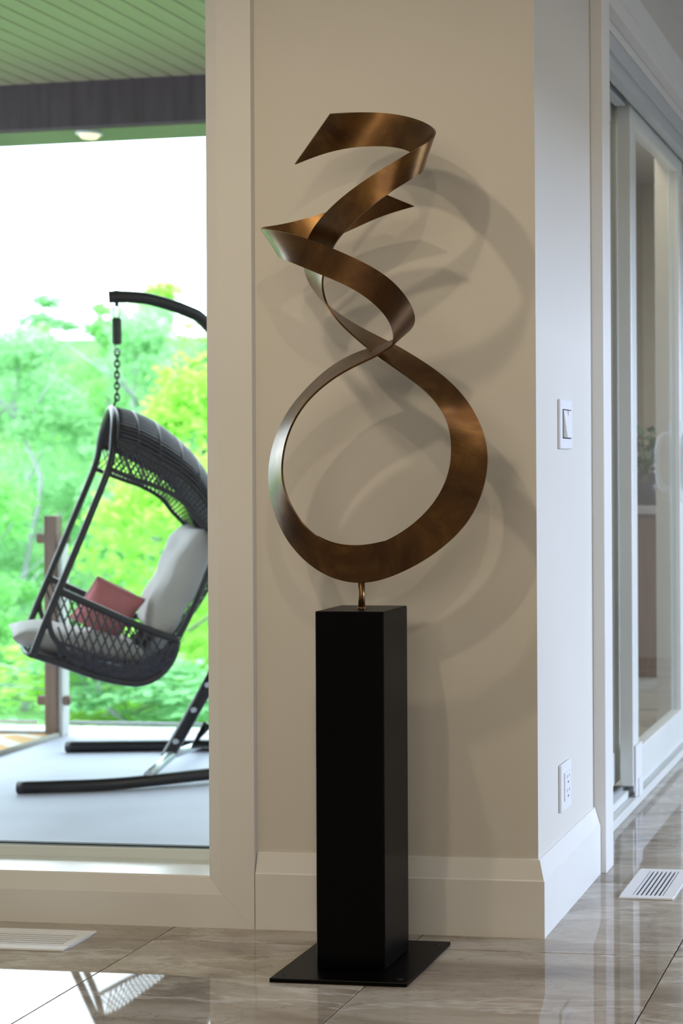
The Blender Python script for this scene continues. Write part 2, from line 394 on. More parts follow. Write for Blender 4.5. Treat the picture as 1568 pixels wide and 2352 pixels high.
door_panel(-1.10, -1.055, 7.03, 8.03)
# guide bracket at the foot of the near sliding panel
MB().box(-1.054, -1.046, 5.205, 5.30, .032, .20, .002).box(-1.046, -1.040, 5.225, 5.28, .03, .09, .001).build('guide_bracket', M_white, pan)
# pull handle
hp = catmull([(-1.053, 6.155, 1.03), (-1.02, 6.15, 1.035), (-1.003, 6.14, 1.08), (-1.0, 6.14, 1.13), (-1.003, 6.14, 1.19), (-1.02, 6.15, 1.235), (-1.053, 6.155, 1.24)], 5)
MB().tube(hp, .011, 10).build('door_handle', M_white, pan)
MB().box(-1.056, -1.049, 6.14, 6.175, .98, 1.29, .002).build('handle_plate', M_vinyl, pan)

# room behind the sliding doors
struct(MB().box(-1.9, -1.80, YW + .19, 9.2, -.4, ZC).build('wall_back_left', M_wall))
struct(MB().box(-1.9, 3.1, 9.2, 9.35, -.12, ZC).build('wall_back', M_wall))
struct(MB().box(-1.9, -1.16, YW + .19, 9.2, ZC, ZC + .1).build('ceiling_back', M_ceil))
struct(MB().box(-1.172, -1.104, 6.24, 6.34, 0, 2.33).build('trim_5', M_wall))
# rest of the room around and behind the camera
struct(MB().box(-3.85, -3.7, -3.0, YW + .19, -.12, ZC).build('wall_left', M_wall))
struct(MB().box(-3.7, 3.1, -3.15, -3.0, -.12, ZC).build('wall_rear', M_wall))
struct(MB().box(3.1, 3.25, -3.0, 3.7, -.12, ZC).box(3.1, 3.25, 6.6, 9.2, -.12, ZC).box(3.1, 3.25, 3.7, 6.6, 2.12, ZC).box(3.1, 3.25, 3.7, 6.6, -.12, .08).build('wall_right', M_wall))

# added unseen ground and eave, limiting sky light through the right-hand window
struct(MB().box(3.25, 30, -10, 20, -.5, -.3).build('added_ground_right', M_low_bounce))
struct(MB().box(3.25, 5.6, 2.5, 8.5, 2.5, 2.62).build('added_eave', M_trim))

# ------------------------------------------------------------ switch and outlet (fixed to the side wall)
def wall_plate(name, label, y0, y1, z0, z1):
    r = empty(name, (XS, (y0 + y1) / 2, z0)); tag(r, label, 'switch' if 'switch' in name else 'outlet')
    h = z1 - z0; wy = (y1 - y0) / 2
    MB().box(0.0, .0095, -wy, wy, 0, h, .0025).build('cover_plate', M_white, r)
    return r, wy, h
sw, wy, h = wall_plate('light_switch', 'white rocker light switch on the pale wall strip beside the sliding doors', 3.967, 4.088, 1.167, 1.293)
MB().box(.009, .0102, -.045, .045, .026, .101, .0005).build('switch_bezel', M_slot, sw)
for cy in (-.0225, .0225):
    a = .012 if cy < 0 else .021; b = .022 if cy < 0 else .012
    MB().prism([(.009, .029), (b, .029), (a if cy < 0 else .013, .098), (.009, .098)], cy - .019, cy + .019, 'y').build('rocker', M_white, sw)
ou, wy, h = wall_plate('wall_outlet', 'white duplex power outlet low on the pale wall above the baseboard', 3.957, 4.057, .250, .370)
rc = MB().box(.009, .0135, -.030, .030, .025, .097, .001).build('receptacle', M_white, ou)
so_ = MB()
for z in (.038, .073):
    so_.box(.0133, .0140, -.004, .003, z - .005, z + .0)
    so_.box(.0133, .0140, -.012, -.010, z + .008, z + .016).box(.0133, .0140, .010, .012, z + .008, z + .016)
so_.build('socket_slots', M_slot, rc)

# ------------------------------------------------------------ floor registers
def register(label, x0, x1, y0, y1, nslat, along):
    r = empty('floor_register', ((x0 + x1) / 2, (y0 + y1) / 2, 0)); tag(r, label, 'vent')
    hx, hy = (x1 - x0) / 2, (y1 - y0) / 2; bx, by = (.030, .022) if along == 'y' else (.022, .030)
    MB().box(-hx, hx, -hy, -hy + by, 0, .006, .0015).box(-hx, hx, hy - by, hy, 0, .006, .0015).box(-hx, -hx + bx, -hy + by, hy - by, 0, .006, 0).box(hx - bx, hx, -hy + by, hy - by, 0, .006, 0).build('vent_frame', M_white, r)
    MB().box(-hx + bx, hx - bx, -hy + by, hy - by, 0.0002, .0008).build('vent_dark_sheet', M_slot, r)  # dark sheet standing in for the shade inside the vent
    W = 2 * ((hx - bx) if along == 'y' else (hy - by)); p = W / nslat
    for k in range(nslat):
        c = -W / 2 + p * (k + .5)
        q = p * .25
        if along == 'y': MB().box(c - q, c + q, -hy + by, hy - by, .001, .0052).build('slat', M_white, r)
        else: MB().box(-hx + bx, hx - bx, c - q, c + q, .001, .0052).build('slat', M_white, r)
register('white floor register on the tiles in front of the sliding doors', -.873, -.730, 4.100, 4.394, 7, 'y')
register('white floor register on the tiles under the big window', -2.366, -2.066, 3.516, 3.668, 6, 'x')
RIB=[(-80,30,1933,-165,30,1820),(-47,60,1942,-115,60,1850),(-8,85,1947,-65,85,1866),(37,95,1945,-5,95,1871),(89,85,1933,48,85,1866),(134,60,1914,97,60,1851),(165,30,1894,131,30,1827),(181,0,1879,151,0,1797),(184,-30,1858,159,-30,1785),(173,-55,1841,155,-55,1771),(151,-75,1822,137,-75,1754),(112,-95,1794,101,-95,1725),(64,-100,1763,64,-100,1697),(12,-95,1733,30,-95,1673),(-39,-75,1701,1,-85,1649),(-78,-50,1675,-23,-70,1633),(-113,-20,1649,-46,-50,1615),(-138,18,1622,-68,-27,1587),(-154,50,1587,-85,-10,1558),(-156,69,1565,-90,1,1538),(-146,87,1537,-90,9,1517),(-131,97,1516,-87,14,1502),(-117,100,1501,-82,16,1491),(-100,102,1487,-70,18,1470),(-73,100,1469,-51,20,1448),(-40,93,1450,-26,17,1426),(-4,86,1432,-2,14,1406),(38,79,1413,17,11,1391),(61,72,1401,36,8,1377),(116,52,1373,92,-2,1341),(169,38,1340,136,-7,1311),(206,27,1312,170,-8,1282),(239,18,1280,194,-8,1249),(267,7,1243,207,-7,1220),(286,5,1203,213,-5,1187),(297,0,1158,212,0,1154),(296,0,1121,209,0,1121),(288,0,1076,197,0,1084),(266,0,1022,175,0,1047),(239,0,985,149,0,1018),(200,0,948,119,0,992),(153,0,915,89,0,973),(110,0,892,63,0,959),(54,0,868,33,0,947),(-2,0,855,-14,0,939),(-69,5,868,-68,-5,945),(-118,10,893,-105,-10,967),(-164,16,932,-137,-16,998),(-198,22,976,-158,-22,1038),(-220,29,1026,-169,-29,1073),(-233,34,1068,-172,-34,1100),(-235,36,1106,-172,-36,1123),(-232,38,1149,-168,-38,1156),(-221,38,1187,-160,-38,1191),(-201,39,1237,-141,-39,1234),(-172,39,1275,-115,-39,1269),(-141,39,1308,-87,-39,1296),(-98,40,1348,-50,-40,1324),(-53,38,1374,-9,-42,1346),(-8,36,1391,30,-42,1362),(6,35,1393,55,-42,1373),(35,33,1401,72,-39,1384),(62,29,1410,83,-37,1391),(87,20,1419,88,-36,1396),(111,10,1431,90,-35,1398),(124,-2,1441,91,-38,1402),(134,-17,1453,96,-47,1409),(138,-32,1467,99,-58,1420),(137,-55,1488,99,-75,1442),(127,-78,1512,90,-92,1462),(109,-100,1537,68,-110,1488),(80,-118,1559,38,-123,1511),(42,-128,1579,3,-128,1529),(-3,-130,1599,-37,-130,1544),(-56,-122,1621,-79,-122,1562),(-115,-100,1641,-119,-100,1578),(-175,-70,1655,-152,-70,1590),(-214,-40,1663,-174,-40,1599),(-236,-10,1670,-191,-10,1609),(-235,20,1675,-194,20,1615),(-201,50,1685,-164,50,1626),(-161,70,1699,-120,70,1645),(-116,80,1714,-71,80,1666),(-64,82,1730,-19,82,1688),(-14,78,1742,31,78,1709),(39,70,1751,105,70,1723),]

# ------------------------------------------------------------ sculpture
sc_ = empty('sculpture', (-1.337, 3.51, 0))
tag(sc_, 'tall twisted bronze ribbon sculpture on a square black pedestal', 'sculpture')
M_seam = mat('weld_dark_bronze', (0.05, 0.02, 0.006), 0.55, 0.5)
def ribbon():
    D = catmull(RIB, 8)
    for it in range(70):
        E2 = [D[0]] + [tuple(0.25 * a + 0.5 * b + 0.25 * c for a, b, c in zip(D[i - 1], D[i], D[i + 1])) for i in range(1, len(D) - 1)] + [D[-1]]
        D = E2
    Tt = [Vector(d[:3]) / 1000 for d in D]; Bb = [Vector(d[3:]) / 1000 for d in D]
    n = len(D); NC = 6; th = .0022; last = None; F, K = [], []
    for i in range(n):
        t = (Tt[min(i + 1, n - 1)] + Bb[min(i + 1, n - 1)] - Tt[max(i - 1, 0)] - Bb[max(i - 1, 0)]).normalized()
        nn = t.cross(Bb[i] - Tt[i]).normalized()
        if last is not None and nn.dot(last) < 0: nn = -nn
        last = nn
        F.append([Tt[i].lerp(Bb[i], k / NC) + nn * th for k in range(NC + 1)])
        K.append([Tt[i].lerp(Bb[i], k / NC) - nn * th for k in range(NC + 1)])
    mb = MB(); mb.grid(F); mb.grid([r[::-1] for r in K])
    mb.grid([[F[i][0], K[i][0]] for i in range(n)][::-1]); mb.grid([[F[i][-1], K[i][-1]] for i in range(n)])
    for i in (0, n - 1): mb.grid([[F[i][k], K[i][k]] for k in range(NC + 1)], False)
    me = mb.mesh('ribbon', M_bronze, weld=True)
    bm = bmesh.new(); bm.from_mesh(me)
    for e in bm.edges:
        if len(e.link_faces) == 2 and e.calc_face_angle(0) > 0.9: e.smooth = False
    bm.to_mesh(me); bm.free()
    # lap joint plate behind the bottom of the loop, and the weld seam beside it
    a, b = 42 * 8 + 2, 46 * 8
    Gp = []
    for i in range(a, b + 1):
        s_ = math.sin(math.pi * (i - a) / (b - a)) ** .5; u = (Tt[i] - Bb[i]).normalized()
        Gp.append([Bb[i] - u * .0045 * s_ + Vector((0, .0045, 0)), Bb[i] + u * .03 + Vector((0, .0045, 0))])
    m2 = MB().grid(Gp).grid([[p + Vector((0, .002, 0)) for p in r] for r in Gp]).grid([[r[0], r[0] + Vector((0, .002, 0))] for r in Gp])
    m2.build('joint_plate', M_bronze, sc_)
    MB().tube([Bb[42 * 8 + 1] + Vector((0, -.0020, 0)), Tt[42 * 8 + 5] + Vector((0, -.0020, 0))], .0007, 6).build('weld_seam', M_seam, sc_)
    return link('ribbon', me, M_bronze, sc_)
ribbon()
MB().tube([(0, 0, .800), (0, 0, .862)], .0075, 16).build('stem', M_bronze, sc_)
MB().lathe([(0, .803), (.0105, .803), (.0105, .806), (.008, .808), (0, .808)], n=20).build('collar', M_bronze, sc_)
def bev_box(name, x0, x1, y0, y1, z0, z1, b, m, parent):
    return MB().box(x0, x1, y0, y1, z0, z1, b).build(name, m, parent)
bev_box('column', -.079, .079, -.077, .079, .0095, .804, .0022, M_black, sc_)
bev_box('base_plate', -.1565, .1545, -.152, .153, .0, .0095, .0015, M_black, sc_)
for sx in (-.133, .131):
    for sy in (-.128, .130):
        MB().lathe([(.0062, .0094), (.0062, .0102), (.0048, .0102), (.0044, .0088), (.0, .0088)], (sx, sy, 0), 16).build('screw_socket', M_blackmetal, sc_)

# ------------------------------------------------------------ porch outside the window
ZD = -0.12
deck = struct(MB().box(-9, -1.91, 3.965, 7.12, ZD - .25, ZD).build('deck', M_concrete))
struct(MB().box(-9, -1.91, 7.12, 7.27, ZD - .3, ZD + .004, .004).build('trim_3', M_curb))
struct(MB().box(-9, -3.7, 3.93, 3.959, -.4, 3.4).box(-3.7, -1.9, 3.9495, 3.959, ZC + .1, 3.4).build('wall_outside', M_siding))
roof = empty('porch_roof', (-4.06, 5.6, 2.985)); tag(roof, 'porch roof with grooved green-tinged soffit boards and dark beam', 'roof')
roof.rotation_euler = (0, -.017, 0)
pm = MB().box(-.046, .046, -1.64, 1.72, 0, .018, .003).mesh('soffit_board', M_soffit)
x = -3.4
while x < 2.1:
    link('soffit_board', pm, None, roof, (x, 0, 0)); x += .1
MB().box(-3.5, 2.14, -1.64, 1.72, .012, .06).build('soffit_backing', M_beam, roof)
MB().box(-3.5, 2.14, 1.70, 2.02, -.222, .06, .006).build('beam', M_beam, roof)
M_under = noisy('beam_underside_board', (0.15, 0.13, 0.10), (0.19, 0.165, 0.125), 3, 0.5)
MB().box(-3.5, 2.14, 1.715, 2.01, -.230, -.2221).build('beam_soffit', M_under, roof)
MB().box(-3.6, 2.2, -1.64, 2.3, .06, .12).build('roof_deck', M_beam, roof)
# glowing downlight in the beam underside
pl = empty('porch_light', (-4.18, 7.385, 2.752)); tag(pl, 'small round lit porch light under the dark beam', 'lamp')
M_glow = bpy.data.materials.new('warm_lamp'); M_glow.use_nodes = True
bsdf(M_glow).inputs['Emission Color'].default_value = (1.0, .82, .55, 1); bsdf(M_glow).inputs['Emission Strength'].default_value = 1.1
bsdf(M_glow).inputs['Base Color'].default_value = (.5, .4, .3, 1)
MB().lathe([(0, -.030), (.035, -.028), (.046, -.018), (.05, 0.0)], n=20).build('lens', M_glow, pl)
MB().lathe([(.05, 0.004), (.062, 0.002), (.062, -.010), (.05, -.010), (.05, .004)], n=20).build('trim_ring', M_curb, pl)

# glass railing: posts with clamps, panels
def rail_post(x, label):
    r = empty('railing_post', (x, 7.0, ZD)); tag(r, label, 'railing', 'railing posts at the deck edge')
    MB().box(-.029, .029, -.029, .029, 0, 1.02, .004).build('post', M_post, r)
    MB().box(.0292, .05, -.015, .05, 0, .90, .004).build('post_cap_strip', M_curb, r)
    for z in (.165, .915):
        MB().box(-.078, -.03, -.016, .016, z - .022, z + .022, .008).build('clamp', M_post, r)
        MB().box(.0505, .082, -.016, .016, z - .022, z + .022, .008).build('clamp', M_post, r)
for x, l in ((-4.15, 'brown railing post with two clamp arms behind the hanging chair'), (-5.75, 'brown railing post left of the window view'), (-2.5, 'brown railing post hidden beyond the window edge')):
    rail_post(x, l)
def rail_panel(x0, x1, label):
    r = tag(empty('glass_panel', ((x0 + x1) / 2, 7.0, ZD)), label, 'railing'); h = (x1 - x0) / 2
    MB().box(-h, h, -.005, .005, .072, 1.0).build('pane', M_glass_rail, r)
    MB().box(-h, h, -.0055, .0055, .058, .0719).build('edge_strip', M_curb, r)
rail_panel(-5.67, -4.232, 'clear glass railing panel left of the post')
rail_panel(-4.066, -2.58, 'clear glass railing panel behind the hanging chair')
rg = empty('rug', (-4.62, 6.7, ZD)); tag(rg, 'orange and cream patterned outdoor rug on the deck', 'rug')
MB().prism([(-.9, .29), (.50, .29), (.52, -.26), (-.9, -.85)], 0, .012, 'z').build('rug_field', M_rug, rg)
M_rb = mat('rug_border', (0.42, 0.40, 0.36), .95)
rbm = MB()
for a, b in (((-.9, .29), (.50, .29)), ((.50, .29), (.52, -.26)), ((.52, -.26), (-.9, -.85))):
    rbm.tube([(a[0], a[1], .008), (b[0], b[1], .008)], .014, 6)
rbm.build('rug_border', M_rb, rg)

# ------------------------------------------------------------ hanging egg chair
CH = (-3.3842, 6.15, 0.0); CR = math.radians(28.823)
stand = empty('chair_stand', (-3.3, 6.2, ZD)); tag(stand, 'black curved steel stand of the hanging wicker chair', 'stand')
def W2(px, py, z): return (px + 3.3, py - 6.2, z - ZD)
def Lc(u, v, wv): # chair-local (u right, w away, z) to world
    c, s = math.cos(CR), math.sin(CR); return (CH[0] + u * c - wv * s, CH[1] + u * s + wv * c, v)
def SL(u, v, wv): p = Lc(u, v, wv); return W2(*p)
r0 = .024
fr = catmull([W2(-3.56, 5.755, ZD + r0), W2(-3.23, 5.848, ZD + r0), W2(-2.93, 6.022, ZD + r0 + .01), W2(-2.72, 6.2, ZD + r0 + .005), W2(-2.62, 6.40, ZD + r0)], 6)
MB().tube(fr, r0, 12).build('front_leg', M_frame, stand)
bk = catmull([W2(-3.86, 6.61, ZD + r0), W2(-3.55, 6.665, ZD + r0), W2(-3.25, 6.70, ZD + r0), W2(-2.92, 6.68, ZD + r0), W2(-2.62, 6.45, ZD + r0)], 6)
MB().tube(bk, r0, 12).build('back_leg', M_frame, stand)
pole = catmull([SL(.198, -.070, .02), SL(.30, .11, .02), SL(.40, .30, .01), SL(.52, .60, 0), SL(.60, .95, 0), SL(.60, 1.25, 0), SL(.53, 1.50, 0), SL(.362, 1.712, 0), SL(.286, 1.764, 0), SL(.152, 1.806, 0), (SL(.06, 1.815, 0)), SL(-.015, 1.812, 0)], 8)
MB().tube(pole, [.027] * 30 + [.025] * (len(pole) - 30), 12).build('pole', M_frame, stand)
MB().tube([SL(.36, .06, .02), SL(.30, -.02, .02), SL(.56, -.035, .02)], .02, 10).build('brace', M_frame, stand)
MB().tube([SL(.215, -.06, .02), W2(-3.11, 5.90, ZD + .05)], [.022, .018], 10).tube([SL(.215, -.06, .02), W2(-3.25, 6.69, ZD + .04)], .018, 10).build('foot_bracket', M_steel, stand)
for u, v in ((.235, 0.0), (.305, .125), (.36, .225)):
    p = Vector(SL(u, v, -.01)); MB().tube([p, p + Vector((.0, -.012, 0))], .011, 10).build('bolt', M_steel, stand)
MB().tube([SL(-.019, 1.812, 0), SL(-.024, 1.812, 0)], .029, 12).build('end_cap', M_gasket, stand)
MB().tube([SL(.016, 1.84, 0), SL(.016, 1.835, 0), SL(.016, 1.775, 0)], [.012, .012, .007], 10).build('hook_bolt', M_frame, stand)

CR2 = CR + math.radians(4.6)
ec = empty('hanging_chair', CH, CR2); tag(ec, 'black wicker egg chair hanging tilted from its stand', 'chair')
def P3(u, v, w_): return (u, w_, v)
# suspension: ring, spring sleeve, chain links, cable
MB().tube([(.016 + .013 * math.cos(a), 0, 1.755 + .028 * math.sin(a)) for a in [k * math.pi / 8 for k in range(16)]], .0035, 6, closed=True).build('ring', M_steel, ec)
MB().lathe([(0, 1.62), (.014, 1.622), (.0185, 1.63), (.0185, 1.722), (.012, 1.73), (0, 1.73)], (.016, 0, 0), 16).build('spring_sleeve', M_gasket, ec)
MB().tube([P3(.016, 1.625, 0), P3(.004, 1.606, 0), P3(.016, 1.592, 0), P3(.028, 1.60, 0)], .004, 6).build('snap_hook', M_steel, ec)
z = 1.588
kk = 0
while z > 1.405:
    ln = [((.009 * math.cos(a)), 0, .016 * math.sin(a)) for a in [k * math.pi / 6 for k in range(12)]]
    if kk % 2: ln = [(0, p[0], p[2]) for p in ln]
    MB().tube([(p[0] + .016 - kk * .0001, p[1], p[2] + z) for p in ln], .0036, 6, closed=True).build('chain_link', M_frame, ec)
    z -= .0225; kk += 1
MB().tube([P3(.013, 1.405, 0), P3(.0, 1.36, 0)], .005, 6).build('hanger', M_frame, ec)

# front hoop
hoopR = [(-.005, 1.362, 0), (-.008, 1.352, .10), (-.014, 1.31, .23), (-.023, 1.25, .31), (-.043, 1.13, .365), (-.124, .915, .385), (-.218, .677, .385), (-.269, .549, .385), (-.316, .421, .37)]
def curve(pts, sgn=1, sub=6): return catmull([P3(u, v, sgn * w_) for u, v, w_ in pts], sub)
for sgn in (-1, 1):
    MB().tube(curve(hoopR, sgn), .0135, 10).build('hoop', M_frame, ec)
MB().tube([P3(-.316, .421, -.37), P3(-.33, .415, -.2), P3(-.335, .413, 0), P3(-.33, .415, .2), P3(-.316, .421, .37)], .013, 10).build('seat_bar', M_frame, ec)
# hood surface
TOP = [(-.002, 1.359), (.067, 1.343), (.149, 1.303), (.233, 1.235), (.30, 1.164), (.359, 1.066), (.40, .95), (.415, .84)]
LOW = [(-.015, 1.21), (.062, 1.182), (.14, 1.135), (.219, 1.085), (.283, 1.022), (.332, .94), (.368, .85), (.39, .78)]
INN = [(-.043, 1.118), (.062, 1.072), (.14, 1.042), (.219, .992), (.267, .93), (.318, .872), (.345, .81), (.36, .75)]
tp, lo, inn = [catmull(q, 5) for q in (TOP, LOW, INN)]
def hood(i, a, out=0.0):
    t, l = tp[i], lo[i]; k = abs(math.sin(a)) ** .8; wv = -.355 * math.cos(a) * (1 + out * 2)
    return P3(l[0] + (t[0] - l[0]) * k, l[1] + (t[1] - l[1]) * k + out, wv)
NA = 34
hd = MB().grid([[hood(i, math.pi * j / NA) for j in range(NA + 1)] for i in range(len(tp))]).build('hood', M_wicker, ec)
hs = MB()
for j in range(NA + 1):
    hs.tube([hood(i, math.pi * j / NA, .004) for i in range(0, len(tp), 2)], .0062, 5)
for i in range(0, len(tp), 5):
    hs.tube([hood(i, math.pi * j / NA, .008) for j in range(0, NA + 1, 2)], .004, 5)
tag(hs.build('hood_weave', M_wicker, hd), kind='stuff')
for sgn in (-1, 1):
    MB().tube([P3(u, v, sgn * .36) for u, v in lo], .010, 8).build('hood_rail', M_frame, ec)
    MB().tube([P3(u, v, sgn * .375) for u, v in inn], .0095, 8).build('inner_rail', M_frame, ec)
    net = MB(); n = len(lo)
    for i in range(0, n - 2, 1):
        j = min(i + 3, n - 1)
        net.tube([P3(lo[i][0], lo[i][1], sgn * .36), P3(inn[j][0], inn[j][1], sgn * .375)], .0028, 4, caps=False)
        net.tube([P3(inn[i][0], inn[i][1], sgn * .375), P3(lo[j][0], lo[j][1], sgn * .36)], .0028, 4, caps=False)
    tag(net.build('net', M_wicker, ec), kind='stuff')
# back: rails, netting
BACK = [(.415, .84), (.405, .74), (.36, .64), (.31, .555), (.262, .49), (.232, .44), (.225, .40)]
BB = [(.36, .75), (.346, .78), (.322, .72), (.265, .578), (.203, .45)]
for sgn in (-1, 1):
    MB().tube(catmull([P3(u, v, sgn * .345) for u, v in BB[1:]], 6), .013, 8).build('back_rail', M_frame, ec)
bt = catmull(BACK, 5); bw = MB()
for j in range(-6, 7):
    f = j / 6; bw.tube([P3(u - .06 * abs(f) ** 2.5, v, f * .34) for u, v in bt], .0045, 5, caps=False)
for i in range(0, len(bt), 2):
    bw.tube([P3(bt[i][0] - .06 * abs(f / 6) ** 2.5, bt[i][1], f / 6 * .34) for f in range(-6, 7)], .0045, 5, caps=False)
tag(bw.build('back_weave', M_wicker, ec), kind='stuff')
# basket
RIM = [(-.225, .660), (-.095, .592), (.059, .512), (.203, .448)]
BOT = [(-.316, .421), (-.248, .393), (-.172, .360), (-.096, .326), (-.004, .297), (.074, .289), (.137, .316), (.184, .375), (.203, .445)]
bo = catmull(BOT, 5); nb = len(bo)
st_ = MB().grid([[P3(u, v + .02 * (abs(f / 8)) ** 3, f / 8 * (.335)) for f in range(-8, 9)] for u, v in bo]).build('seat_base', M_wicker, ec)
sb = MB()
for f in range(-16, 17):
    sb.tube([P3(u, v - .004 + .02 * (abs(f / 16)) ** 3, f / 16 * .335) for u, v in bo[::2]], .006, 5, caps=False)
tag(sb.build('seat_weave', M_wicker, st_), kind='stuff')
def rim_at(u):
    q = catmull(RIM, 8)
    for a, b in zip(q, q[1:]):
        if a[0] <= u <= b[0]: t = (u - a[0]) / (b[0] - a[0] + 1e-9); return a[1] + (b[1] - a[1]) * t
    return q[0][1] if u < q[0][0] else q[-1][1]
def bot_at(u):
    for a, b in zip(bo, bo[1:]):
        if a[0] <= u <= b[0]: t = (u - a[0]) / (b[0] - a[0] + 1e-9); return a[1] + (b[1] - a[1]) * t
    return bo[0][1] if u < bo[0][0] else bo[-1][1]
for sgn in (-1, 1):
    MB().tube(catmull([P3(u, v, sgn * .385) for u, v in RIM], 6), .014, 10).build('arm_rail', M_frame, ec)
    MB().tube(catmull([P3(u, v, sgn * .345) for u, v in BOT], 4), .0145, 8).build('bottom_rail', M_frame, ec)
    MB().tube(catmull([P3(-.225, .655, sgn * .385), P3(-.258, .58, sgn * .39), P3(-.25, .50, sgn * .385), P3(-.205, .43, sgn * .365), P3(-.15, .36, sgn * .345)], 6), .010, 8).build('side_bow', M_frame, ec)
    nt = MB()
    def side(u, t):
        b, r = bot_at(u), rim_at(u); wv = .345 + .04 * t + .03 * math.sin(math.pi * t)
        return P3(u, b + (r - b) * t, sgn * wv)
    us = [-.235 + k * .0285 for k in range(16)]
    for i, u in enumerate(us):
        for d in (-1, 1):
            pts = []
            for k in range(7):
                t = k / 6; uu = u + d * .10 * t
                if -.24 <= uu <= .2: pts.append(side(uu, t))
            if len(pts) > 1: nt.tube(pts, .0046, 4, caps=False)
    for t in (.15, .3):
        nt.tube([side(-.24 + k * .044, t) for k in range(11)], .0055, 4, caps=False)
    tag(nt.build('basket_net', M_wicker, ec), kind='stuff')
    sk = MB(); sk.grid([[side(-.16 + k * .036, t) for t in [q_ * (.24 if k < 6 else .24 + .13 * (k - 5)) for q_ in (0, .33, .67, 1)]] for k in range(11)])
    sk.build('basket_skirt', M_wicker, ec)

# cushions
def cushion(name, label, c, size, rot, m, seed, wr=.010, e=.55, cat='cushion'):
    """pillow: size (length, width, thickness); grid on a superellipse outline"""
    N = 22; A, B = [], []
    for i in range(N + 1):
        ra, rb_ = [], []
        for j in range(N + 1):
            x, y = 2 * i / N - 1, 2 * j / N - 1
            th = ((1 - abs(x) ** 2.6) * (1 - abs(y) ** 2.6)); th = max(th, 0) ** e
            pin = 1 - .06 * (1 - x * x) if abs(y) > .99 else 1 - .05 * (1 - abs(x) ** 2) * abs(y) ** 6
            pin2 = 1 - .05 * (1 - abs(y) ** 2) * abs(x) ** 6
            X, Y = x * size[0] / 2 * pin2, y * size[1] / 2 * pin
            nz = noise.noise(Vector((X * 9 + seed, Y * 4, seed))) * wr * th
            ra.append((X, Y, th * size[2] / 2 + nz)); rb_.append((X, Y, -th * size[2] / 2 + nz))
        A.append(ra); B.append(rb_)
    mb = MB().grid(A).grid(B); me = mb.mesh(name, m, weld=True)
    o = link(name, me, m); R = Matrix.Translation(Vector(CH)) @ Matrix.Rotation(CR2, 4, 'Z') @ Matrix.Translation(Vector(P3(*c))) @ rot
    o.matrix_world = R; return tag(o, label, cat)
RY = lambda a: Matrix.Rotation(math.radians(a), 4, 'Y')
RX = lambda a: Matrix.Rotation(math.radians(a), 4, 'X')
bc = cushion('back_cushion', 'light grey back cushion standing in the hanging chair', (.236, .665, 0), (.47, .60, .155), RY(-66), M_cush, 3.1, .03, .32)
sc2 = cushion('seat_cushion', 'light grey seat cushion poking out of the hanging chair front', (-.14, .425, 0), (.50, .60, .11), RY(13), M_cush, 8.4, .018, .35)
pk = cushion('throw_pillow', 'dusty pink throw pillow tucked into the hanging chair', (-.03, .56, -.08), (.205, .205, .16), RX(-80) @ Matrix.Rotation(math.radians(-60), 4, 'Z') @ RY(12), M_pink, 5.2, .012, .5)
pkb = []
for k in range(40):
    a = 4 * k / 40; s_ = int(a); f = a - s_; q = [(-1, -1), (1, -1), (1, 1), (-1, 1)]
    x = q[s_][0] + (q[(s_ + 1) % 4][0] - q[s_][0]) * f; y = q[s_][1] + (q[(s_ + 1) % 4][1] - q[s_][1]) * f
    p2 = 1 - .05 * (1 - abs(y) ** 2) * abs(x) ** 6; p1 = 1 - .05 * (1 - x * x) * abs(y) ** 6
    pkb.append((x * .1025 * p2, y * .1025 * p1, 0))
MB().tube(pkb, .004, 6, closed=True).build('piping', M_piping, pk)

# ------------------------------------------------------------ room beyond the sliding doors
cb = empty('kitchen_cabinet', (-1.78, 7.55, 0)); tag(cb, 'brown wooden island cabinet seen through the sliding door glass', 'cabinet')
MB().box(-.015, .42, -.28, .3, 0, .15, .002).build('toe_kick', M_trim, cb)
MB().box(-.015, .43, -.3, .3, .15, .895, .002).build('cabinet_body', M_wood_cab, cb)
for k in range(2): MB().box(-.01 + .22 * k, .205 + .22 * k, -.318, -.3, .165, .885, .003).build('cabinet_door', M_wood_cab, cb)
MB().box(-.018, .45, -.34, .33, .895, .935, .004).build('countertop', M_counter, cb)
pp = empty('potted_plant', (-1.43, 7.36, .935)); tag(pp, 'bushy green houseplant in a dark pot on the island counter', 'plant')
MB().lathe([(0, 0), (.06, 0), (.085, .05), (.095, .15), (.088, .15), (.08, .13), (0, .13)], n=20).build('pot', M_pot, pp)
lv = MB()
for k in range(150):
    a = random.uniform(0, 6.28); r = random.uniform(.02, .12); h = random.uniform(.14, .36)
    p = Vector((r * math.cos(a), r * math.sin(a), h)); d = Vector((math.cos(a), math.sin(a), random.uniform(-.3, .8))).normalized() * .07; s_ = d.cross(Vector((0, 0, 1))).normalized() * .024
    lv.add([p, p + d * .5 + s_, p + d, p + d * .5 - s_], [(0, 1, 2, 3)])
    if k % 6 == 0: lv.tube([(0, 0, .12), tuple(p)], .003, 4)
tag(lv.build('foliage', M_leafpot, pp, fix=False), kind='stuff')

